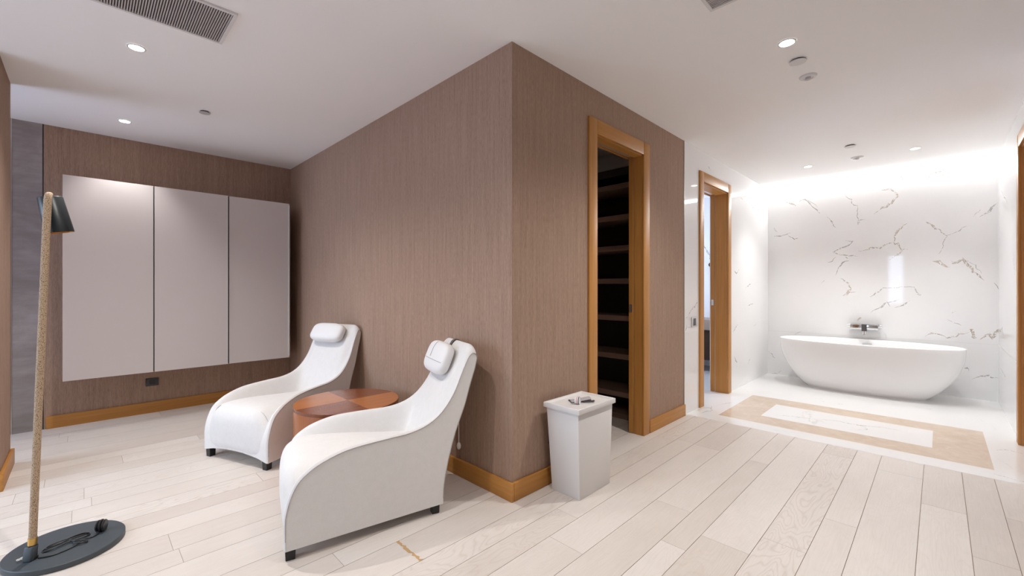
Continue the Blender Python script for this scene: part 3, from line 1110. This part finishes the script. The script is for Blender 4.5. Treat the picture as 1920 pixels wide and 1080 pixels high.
def lathe_t(prof, mtx, seg=64, **k):
    mb_ = MB()
    mb_.lathe(prof, seg, **k)
    mb_.v = [tuple(mtx @ Vector(q)) for q in mb_.v]
    return mb_


s_ = lathe_t([(.002, .004), (.040, .004), (.0425, .001), (.0500, -.158), (.0490, -.158)], MT, cap_top=False, cap_bot=True).build('lamp_shade', 'lamp_metal', t, smooth=40)
lathe_t([(.0490, -.158), (.0417, -.001), (.002, -.0012)], MT, cap_bot=False, cap_top=True).build('inner_lining', 'gold', s_, smooth=40)
lathe_t([(.012, -.004), (.014, -.03), (.022, -.055), (.026, -.078), (.022, -.1), (.008, -.112)], MT, 24).build('bulb', 'white_metal', s_, smooth=60)
# bundled black flex on the base
Z0 = .0292
rl = random.Random(3)
fx = MB()
for k in range(2):
    o1, o2 = -.004 + .012 * k, .005 * (k % 3 - 1)
    a0, a1 = Vector((-.075, -.020 + o1, Z0 + .003 * k)), Vector((.075 + .008 * (k % 2), .030 + o1 * .6, Z0 + .004 * (k % 3)))
    loop = []
    for i in range(28):
        th = 2 * PI * i / 28
        m0 = (a0 + a1) / 2
        ex, wy = (a1 - a0).length / 2 * (1, .86, .95)[k], (.034, .020)[k]
        u_, v_ = math.cos(th), math.sin(th)
        pinch = .30 + .70 * abs(u_) ** 1.0
        d_ = (a1 - a0).normalized()
        n_ = Vector((-d_.y, d_.x, 0))
        loop.append(m0 + d_ * ex * u_ + n_ * wy * v_ * pinch + Vector((0, 0, .006 * abs(v_) + o2 * .4)))
    fx.tube(loop, .0027, 8, closed=True)
fx.tube(catmull([(-.085, -.075, Z0), (-.045, -.090, Z0), (.0, -.078, Z0), (.035, -.058, Z0 + .002), (.045, -.036, Z0 + .004), (.030, -.022, Z0 + .006), (.022, -.04, Z0 + .008),
                 (.045, -.062, Z0 + .006), (.066, -.058, Z0), (.060, -.04, Z0 + .003), (.030, -.03, Z0 + .008), (.010, -.002, Z0 + .010)], 6), .0027, 8)
fx.tube(catmull([(.055, -.030, Z0 + .004), (.085, -.020, Z0), (.108, -.002, Z0 + .002)], 6), .0027, 8)
cord = fx.build('cord', 'black_plastic', t, smooth=60, weld=False)
sw = MB()
for k, (rr, h0, h1) in enumerate(((.026, -.017, -.006), (.0285, -.005, .005), (.026, .006, .017))):
    sw.lathe([(rr - .004, h0), (rr, h0 + .003), (rr, h1 - .003), (rr - .004, h1)], 32)
mt = Matrix.Translation((.115, .022, .026 + .0285)) @ Matrix.Rotation(math.radians(65), 4, 'Z') @ Matrix.Rotation(PI / 2, 4, 'X')
sw.v = [tuple(mt @ Vector(q)) for q in sw.v]
sw.build('foot_switch', 'black_plastic', cord, smooth=40, weld=False)
pg = MB()
pg.tube([(-.124, -.043, .037), (-.098, -.030, .037)], [.009, .012], 12)
for dy in (-.005, .005):
    pg.tube([(-.130 + dy * .3, -.046 - dy, .037), (-.148 + dy * .3, -.055 - dy, .037)], .0022, 8, mi=1)
pg.build('plug', ['black_plastic', 'steel'], cord, smooth=40, weld=False)

# ------------------------------------------------------------------ wall cabinet
CX = [-.130, .4377, 1.006, 1.575]
CZ0, CZ1, CV = .444, 2.118, 5.0
t = thing('wall_cabinet', 'wide greige wall cabinet with three tall doors', 'cabinet', ((CX[0] + CX[3]) / 2, VE, CZ0))


def loc_box(mb_, o, x0, x1, y0, y1, z0, z1, mi=0):
    mb_.box(x0 - o[0], x1 - o[0], y0 - o[1], y1 - o[1], z0 - o[2], z1 - o[2], mi)
    return mb_


lo = t.location
loc_box(MB(), lo, CX[0] + .004, CX[3] - .004, CV + .024, VE - .001, CZ0 + .004, CZ1 - .004).build('carcass', 'cabinet', t, bevel=.001)
loc_box(MB(), lo, CX[0] + .004, CX[3] - .004, CV + .0225, CV + .0235, CZ0 + .004, CZ1 - .004).build('gap_shade_plate', 'cabinet_dark', t)  # near-black plate, paints the shade inside the door gaps
for k in range(3):
    x0, x1 = CX[k] + (.004 if k else 0), CX[k + 1] - (.004 if k < 2 else 0)
    f0 = CV + (.012 if k == 2 else 0)
    dr = loc_box(MB(), lo, x0 + (.006 if k == 2 else 0), x1, f0, CV + .022, CZ0, CZ1).build('door', 'cabinet', t, bevel=.0015)
    if k == 1:
        loc_box(MB(), lo, x1 - .004, x1 + .001, CV - .003, CV + .02, CZ0, CZ1).build('edge_strip', 'white_metal', dr)
    if k == 2:
        loc_box(MB(), lo, x1 - .012, x1, CV + .002, CV + .012, CZ0 + .02, CZ1 - .02).build('grip_edge', 'white_metal', dr)

# ------------------------------------------------------------------ bathtub
BX, BY, BZ = 6.40, .625, .572
t = thing('bathtub', 'white freestanding oval bathtub against the veined marble wall', 'bathtub', (BX, BY, 0))


def sup(a_, b_, n_=2.35, seg=96):
    out = []
    for k in range(seg):
        th = 2 * PI * k / seg
        c__, s__ = math.cos(th), math.sin(th)
        out.append((a_ * math.copysign(abs(c__) ** (2 / n_), c__), b_ * math.copysign(abs(s__) ** (2 / n_), s__)))
    return out


rows = []
TA, TB, BA, BB = .372, .832, .235, .555
rows.append([(x * .96, y * .97, .0) for x, y in sup(BA, BB, 2.6)])
rows.append([(x * .97, y * .975, .012) for x, y in sup(BA, BB, 2.6)])
for k in range(17):
    f = k / 16                                    # 0 base .. 1 rim
    g = 1 - (1 - f) ** 2.15
    a_, b_ = BA + (TA - BA) * g, BB + (TB - BB) * g
    rows.append([(x, y, .014 + (BZ - .020) * f) for x, y in sup(a_, b_, 2.6 - .35 * g)])
rows.append([(x, y, BZ - .002) for x, y in sup(TA - .001, TB - .001, 2.25)])
rows.append([(x, y, BZ) for x, y in sup(TA - .005, TB - .005, 2.25)])
rows.append([(x, y, BZ) for x, y in sup(TA - .016, TB - .016, 2.25)])
rows.append([(x, y, BZ - .004) for x, y in sup(TA - .021, TB - .021, 2.25)])
for k in range(1, 13):
    f = k / 12
    g = f ** 2.0
    a_, b_ = TA - .022 - (TA - BA) * .8 * g, TB - .022 - (TB - BB) * .9 * g
    rows.append([(x, y, BZ - .004 - .44 * f) for x, y in sup(a_, b_, 2.25 + .3 * g)])
tb = MB()
tb.grid(rows, close_u=True)
k = len(rows[0])
tb.face([rows[-1][j] for j in range(k)])
tb.face([rows[0][j] for j in reversed(range(k))])
tub = tb.build('tub_shell', 'ceramic', t, smooth=50)
ov = MB()
ov.box(.318, .330, -.055, .035, BZ - .062, BZ - .047)
ov.build('overflow_slot', 'steel', t, bevel=.002)
dn = MB()
dn.lathe([(.03, .1295), (.032, .133), (.0, .137)], 32, cap_top=False)
dn.build('drain', 'chrome', t, smooth=40)

# ------------------------------------------------------------------ bath mixer
t = thing('bath_mixer', 'chrome wall mixer tap above the bathtub', 'tap', (UB, .642, .735))
bd = MB()
bd.box(-.085, -.018, -.130, .135, -.042, .018)
bd.build('bar_body', 'chrome', t, bevel=.004, seg=3, smooth=40)
sf = MB()
sf.box(-.092, -.002, -.140, .130, .0185, .026)
sf.build('shelf', 'chrome', t, bevel=.002)
for y in (-.075, .075):
    MB().tube([(0, y, 0), (-.02, y, 0)], .02, 24).build('wall_union', 'chrome', t, smooth=40)
kb = MB()
kb.tube([(-.05, .137, -.002), (-.05, .165, -.002)], .017, 24)
kb.build('knob', 'chrome', t, smooth=40)
kb = MB()
kb.tube([(-.05, -.132, -.002), (-.05, -.160, -.002)], .017, 24)
kb.build('knob', 'chrome', t, smooth=40)
sp = MB()
sp.box(-.108, -.060, -.024, .024, -.060, .0175)
sp.build('diverter', 'grey_plastic', t, bevel=.003, smooth=40)
sp = MB()
sp.tube([(-.086, 0, -.056), (-.090, 0, -.080), (-.098, 0, -.104)], [.018, .017, .015], 20)
sp.build('spout', 'chrome', t, smooth=40)

# ------------------------------------------------------------------ white bin with a tray lid
t = thing('bin', 'white tapered box bin with tray lid by the closet doorway', 'bin', (2.12, 1.535, 0))
X0, X1, Y0, Y1 = 1.970 - 2.12, 2.280 - 2.12, 1.430 - 1.535, 1.632 - 1.535
A0, A1, B0, B1 = 1.928 - 2.12, 2.288 - 2.12, 1.408 - 1.535, 1.648 - 1.535
bn = MB()
bn.poly([(X0, Y0, 0), (X1, Y0, 0), (X1, Y1, 0), (X0, Y1, 0), (A0 + .005, B0 + .005, .497), (A1 - .005, B0 + .005, .497), (A1 - .005, B1 - .005, .497), (A0 + .005, B1 - .005, .497)],
        [(3, 2, 1, 0), (4, 5, 6, 7), (0, 1, 5, 4), (1, 2, 6, 5), (2, 3, 7, 6), (3, 0, 4, 7)])
bn.build('body', 'bin_white', t, bevel=.003, smooth=40)
ld = MB()
q = .009
zl0, zl1, zf = .4975, .526, .5145
o_ = [(A0 - q, B0 - q), (A1 + q, B0 - q), (A1 + q, B1 + q), (A0 - q, B1 + q)]
i1 = [(x * .93, y * .90) for x, y in o_]
i2 = [(x * .90, y * .86) for x, y in o_]
V = [(x, y, zl0) for x, y in o_] + [(x, y, zl1) for x, y in o_] + [(x, y, zl1) for x, y in i1] + [(x, y, zf) for x, y in i2]
F = [(3, 2, 1, 0)]
for lv in range(3):
    for s in range(4):
        F.append((lv * 4 + s, lv * 4 + (s + 1) % 4, lv * 4 + 4 + (s + 1) % 4, lv * 4 + 4 + s))
F.append((12, 13, 14, 15))
ld.poly(V, F)
ld.build('tray_lid', 'bin_white', t, bevel=.002, smooth=40)

LID = .5150
# a printed band rolled into a ring, standing on its edge
rb = MB()
for k, (x0, x1, mi) in enumerate(((-.014, -.004, 0), (-.004, .002, 1), (.002, .007, 0), (.007, .012, 2), (.012, .016, 0))):
    prof_o = [(.0215, x0), (.0215, x1)]
    rb.lathe(prof_o, 28, cap_top=False, cap_bot=False, mi=mi)
rb.lathe([(.0195, .016), (.0215, .016)], 28, cap_top=False, cap_bot=False)
rb.lathe([(.0215, -.014), (.0195, -.014)], 28, cap_top=False, cap_bot=False)
rb.lathe([(.0195, -.014), (.0195, .016)], 28, cap_top=False, cap_bot=False)
mt = Matrix.Rotation(math.radians(-68), 4, 'Z') @ Matrix.Rotation(PI / 2, 4, 'Y')
rb.v = [tuple(mt @ Vector(q_)) for q_ in rb.v]
o = rb.build('paper_roll', ['paper_white', 'paper_pink', 'paper_dark'], smooth=50, weld=False, recalc=False)
o.location = (2.055, 1.508, LID + .0216)
tag(o, 'small pink and white paper roll on the bin lid', 'paper roll')


def leaflet(name, label, mats, loc, rz, wx, wy, lift, curve):
    rows = []
    for i in range(9):
        x = -wx / 2 + wx * i / 8
        row = []
        for j_ in range(7):
            y = -wy / 2 + wy * j_ / 6
            row.append((x, y, lift * (i / 8) ** 1.6 + curve * math.sin(PI * j_ / 6)))
        rows.append(row)
    mb_ = MB()
    mb_.grid(rows)
    mb_.grid([[(x, y, z + .0035 + .004 * (x / wx + .5)) for x, y, z in r] for r in rows], mi=1)
    mb_.grid([rows[0], [(x, y, z + .0035 + .004 * (x / wx + .5)) for x, y, z in rows[0]]])
    o_ = mb_.build(name, mats, smooth=60, weld=False, recalc=False)
    so = o_.modifiers.new('thick', 'SOLIDIFY')
    so.thickness = .0012
    so.offset = 1
    o_.location = loc
    o_.rotation_euler = (0, 0, rz)
    return tag(o_, label, 'leaflet')


leaflet('leaflet', 'folded grey leaflet behind the paper roll on the bin lid', ['paper_dark', 'paper_grey'], (2.115, 1.535, LID + .0012), math.radians(-35), .125, .062, .010, .006)
leaflet('leaflet', 'dark folded leaflet right of the paper roll on the bin lid', ['paper_white', 'paper_dark'], (2.125, 1.487, LID + .0012), math.radians(-48), .085, .030, .003, .002)


# ------------------------------------------------------------------ sockets and switches
def plate(name, label, cat, loc, rz, w_, h_, mats, inner):
    t_ = thing(name, label, cat, loc, rz)
    b_ = MB()
    b_.box(-w_ / 2, w_ / 2, -.008, 0, -h_ / 2, h_ / 2)
    b_.build('cover_plate', mats, t_, bevel=.002, smooth=40)
    b_ = MB()
    iw, ih = inner
    b_.box(-iw / 2, iw / 2, -.0095, -.0081, -ih / 2, ih / 2)
    b_.build('rocker' if cat == 'switch' else 'socket_well', 'black_plastic', t_, bevel=.0005)
    return t_


plate('power_socket', 'dark wall socket below the wall cabinet', 'socket', (.456, VE - .0005, .294), 0, .095, .075, 'grey_plastic', (.045, .042))
plate('power_socket', 'black wall socket half hidden behind the white bin', 'socket', (2.056, V1 - .0005, .285), 0, .085, .085, 'black_plastic', (.045, .045))
t = plate('light_switch', 'dark light switch on the marble wall by the bathroom doorway', 'switch', (4.222, V1 - .0005, .868), 0, .12, .095, 'steel', (.06, .07))

# ------------------------------------------------------------------ closet shelves
SX = 3.475
t = thing('shelf_unit', 'tall dark walnut shelf unit inside the closet', 'shelf unit', (SX, 1.9, 0))


def sb(name, x0, x1, y0, y1, z0, z1, ma, bev=.001):
    return MB().box(x0 - SX, x1 - SX, y0 - 1.9, y1 - 1.9, z0, z1).build(name, ma, t, bevel=bev)


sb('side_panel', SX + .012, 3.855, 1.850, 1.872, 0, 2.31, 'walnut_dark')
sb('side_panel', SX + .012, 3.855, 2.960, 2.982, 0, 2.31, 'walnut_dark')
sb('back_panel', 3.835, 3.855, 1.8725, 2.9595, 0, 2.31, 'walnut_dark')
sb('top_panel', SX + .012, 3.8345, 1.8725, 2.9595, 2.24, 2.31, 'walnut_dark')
for z in (2.138, 1.850, 1.567, 1.265, .922, .570, .222):
    sb('shelf', SX, 3.8345, 1.8725, 2.9595, z - .024, z + .024, 'walnut', .003)
sb('plinth', SX, 3.8345, 1.8725, 2.9595, 0.0, .045, 'walnut', .003)

# ------------------------------------------------------------------ second bathroom, seen through its doorway
t = thing('vanity', 'floating brown vanity with beige top seen through the bathroom doorway', 'vanity', (6.25, 2.6, 0))
MB().box(0, .549, -.65, .85, .60, .745).build('countertop', 'beige_stone', t, bevel=.003, smooth=40)
MB().box(.02, .549, -.64, .84, .17, .5995).build('drawer_front', 'brown_lacquer', t, bevel=.002, smooth=40)
t = thing('wall_hook', 'small dark bronze fixture on the wall seen through the bathroom doorway', 'wall fixture', (UB, 2.455, 1.555))
lathe_t([(.012, 0), (.030, .004), (.033, .02), (.030, .032), (.014, .038)], Matrix.Translation((-.045, 0, 0)) @ Matrix.Rotation(-PI / 2, 4, 'Y'), 24).build('head', 'bronze', t, smooth=60)
MB().tube([(0, 0, -.02), (-.03, 0, -.02), (-.048, 0, -.02)], .011, 16).build('arm', 'bronze', t, smooth=50)
MB().tube([(-.05, 0, -.02), (-.052, -.006, -.07), (-.05, -.01, -.16)], [.010, .013, .010], 16).build('handle', 'bronze', t, smooth=50)


# ------------------------------------------------------------------ ceiling
def downlight(x, y, r, power, label, lens, size=136, blend=1.0, group=None, col=(1, .968, .93), soft=.022):
    t_ = thing('downlight', label, 'downlight', (x, y, CEIL), 0, group)
    rg = MB()
    rg.lathe([(r * .80, -.0015), (r * .80, -.0045), (r * .98, -.0045), (r, -.0005)], 40, cap_top=False, cap_bot=False)
    rg.build('trim_ring', 'white_metal', t_, smooth=40)
    ln = MB()
    ln.lathe([(r * .79, -.0010), (r * .79, -.0030)], 40)
    ln.build('lens', lens, t_)
    L = bpy.data.lights.new('beam', 'SPOT')
    L.energy = power
    L.color = col
    L.spot_size = math.radians(size)
    L.spot_blend = blend
    L.shadow_soft_size = soft
    o_ = bpy.data.objects.new('beam', L)
    COL.objects.link(o_)
    o_.parent = t_
    o_.location = (0, 0, -.012)
    return t_


downlight(.209, 3.278, .044, SPOT * 1.12, 'lit ceiling downlight beside the long air vent', 'lens', group='dressing area downlights')
downlight(.232, 4.79, .044, SPOT * .29, 'lit ceiling downlight in front of the wall cabinet', 'lens', size=88, blend=.75, group='dressing area downlights')
downlight(2.81, .608, .046, SPOT * .98, 'lit ceiling downlight right of the taupe wall corner', 'lens', group='dressing area downlights')
downlight(.22, 1.77, .044, SPOT * .7, 'added unseen ceiling downlight above the viewer, first of two', 'lens', group='dressing area downlights')  # out of view, added because the dressing area needed more light
downlight(1.30, .608, .046, SPOT * .52, 'added unseen ceiling downlight above the viewer, second of two', 'lens', group='dressing area downlights')  # likewise an added fill source, out of view
downlight(5.84, 1.055, .046, SPOT_BATH, 'left of the two small downlights over the bathtub', 'lens_small', group='bathroom downlights', col=(.96, .985, 1), size=96, blend=.8, soft=.012)
downlight(5.837, .165, .046, SPOT_BATH, 'right of the two small downlights over the bathtub', 'lens_small', group='bathroom downlights', col=(.96, .985, 1), size=96, blend=.8, soft=.012)

downlight(5.35, 2.75, .044, SPOT * .16, 'added unseen ceiling downlight inside the second bathroom', 'lens_small', group='bathroom downlights', col=(1, .975, .95))  # unseen fixture added to brighten the vanity room


def cover(name, label, cat, x, y, r, parts, mats):
    t_ = thing(name, label, cat, (x, y, CEIL))
    for nm, prof, ma in parts:
        mb_ = MB()
        mb_.lathe([(a_ * r, b_) for a_, b_ in prof], 40)
        mb_.build(nm, ma, t_, smooth=40)
    return t_


DISC = [('cover_disc', [(1, -.013), (1, -.010), (.98, -.009)], 'disc_grey'), ('rim', [(.80, -.009), (.80, -.0005)], 'vent_dark')]
cover('sprinkler_cover', 'flat grey ceiling disc near the cabinet', 'sprinkler', .665, 4.09, .036, DISC, None)
cover('sprinkler_cover', 'flat white ceiling disc just beyond the right lit downlight', 'sprinkler', 3.075, .608, .045,
      [('cover_disc', [(1, -.013), (1, -.010), (.98, -.009)], 'white_metal'), ('rim', [(.80, -.009), (.80, -.0005)], 'vent_dark')], None)
cover('sprinkler_cover', 'small dark edged ceiling disc over the bathroom', 'sprinkler', 5.279, .611, .045,
      [('cover_disc', [(1, -.013), (1, -.010), (.98, -.009)], 'white_metal'), ('rim', [(.80, -.009), (.80, -.0005)], 'vent_dark')], None)
DET = [('base_ring', [(1, -.0005), (1, -.006), (.86, -.012), (.60, -.012), (.55, -.008)], 'white_metal'),
       ('sensor_cap', [(.32, -.008), (.34, -.018), (.26, -.022)], 'disc_grey')]
for x, y, r, lb in ((3.354, .606, .050, 'round smoke detector between the right downlight and bathroom'), (5.806, .613, .055, 'round ceiling detector between the two bathroom downlights')):
    cover('smoke_detector', lb, 'detector', x, y, r, [(a_, list(reversed(b_)), c__) for a_, b_, c__ in DET], None)


def air_vent(label, x0, x1, y0, y1, pitch, tilt_gap=.004):
    t_ = thing('air_vent', label, 'air vent', ((x0 + x1) / 2, (y0 + y1) / 2, CEIL), 0, 'ceiling air vents')
    hx, hy = (x1 - x0) / 2, (y1 - y0) / 2
    b_ = MB()
    b_.box(-hx + .015, hx - .015, -hy + .015, hy - .015, -.0015, -.0006)
    b_.build('backing', 'vent_dark', t_)
    b_ = MB()
    f = .016
    z0, z1 = -.010, -.0004
    b_.box(-hx, hx, -hy, -hy + f, z0, z1)
    b_.box(-hx, hx, hy - f, hy, z0, z1)
    b_.box(-hx, -hx + f, -hy + f, hy - f, z0, z1)
    b_.box(hx - f, hx, -hy + f, hy - f, z0, z1)
    b_.build('frame', 'white_metal', t_, weld=False)
    b_ = MB()
    n_ = int((2 * hx - 2 * f) / pitch)
    for k in range(n_):
        x = -hx + f + (k + .5) * (2 * hx - 2 * f) / n_
        b_.box(x - pitch * .27, x + pitch * .27, -hy + f, hy - f, -.0085, -.0020)
    b_.build('louvre', 'vent_slat', t_, weld=False)
    return t_


air_vent('long slatted ceiling air vent at the top left', -.50, .547, 2.51, 2.876, .0102)
air_vent('slatted ceiling air vent cut off by the top edge', 1.16, 2.212, .44, .807, .0125)

# light strip where the bathroom ceiling meets the marble
t = thing('light_strip', 'white light strip along the top of the bathtub wall', 'light strip', (UB, (VR + V1) / 2, CEIL))
hl = (V1 - VR) / 2 - .004
s = MB()
s.poly([(-.0005, y, 0 - .0005) for y in (-hl, hl)] + [(-.038, y, -.0005) for y in (-hl, hl)] + [(-.0005, y, -.038) for y in (-hl, hl)] + [(-.0200, y, -.038) for y in (-hl, hl)],
       [(0, 1, 3, 2), (0, 4, 5, 1), (4, 5, 7, 6), (0, 2, 6, 4), (1, 5, 7, 3)])
s.build('profile', 'white_metal', t)
s = MB()
s.poly([(-.0395, -hl, -.0012), (-.0395, hl, -.0012), (-.0200, hl, -.0395), (-.0200, -hl, -.0395)], [(0, 1, 2, 3)])
s.build('diffuser', 'led', t, recalc=False)
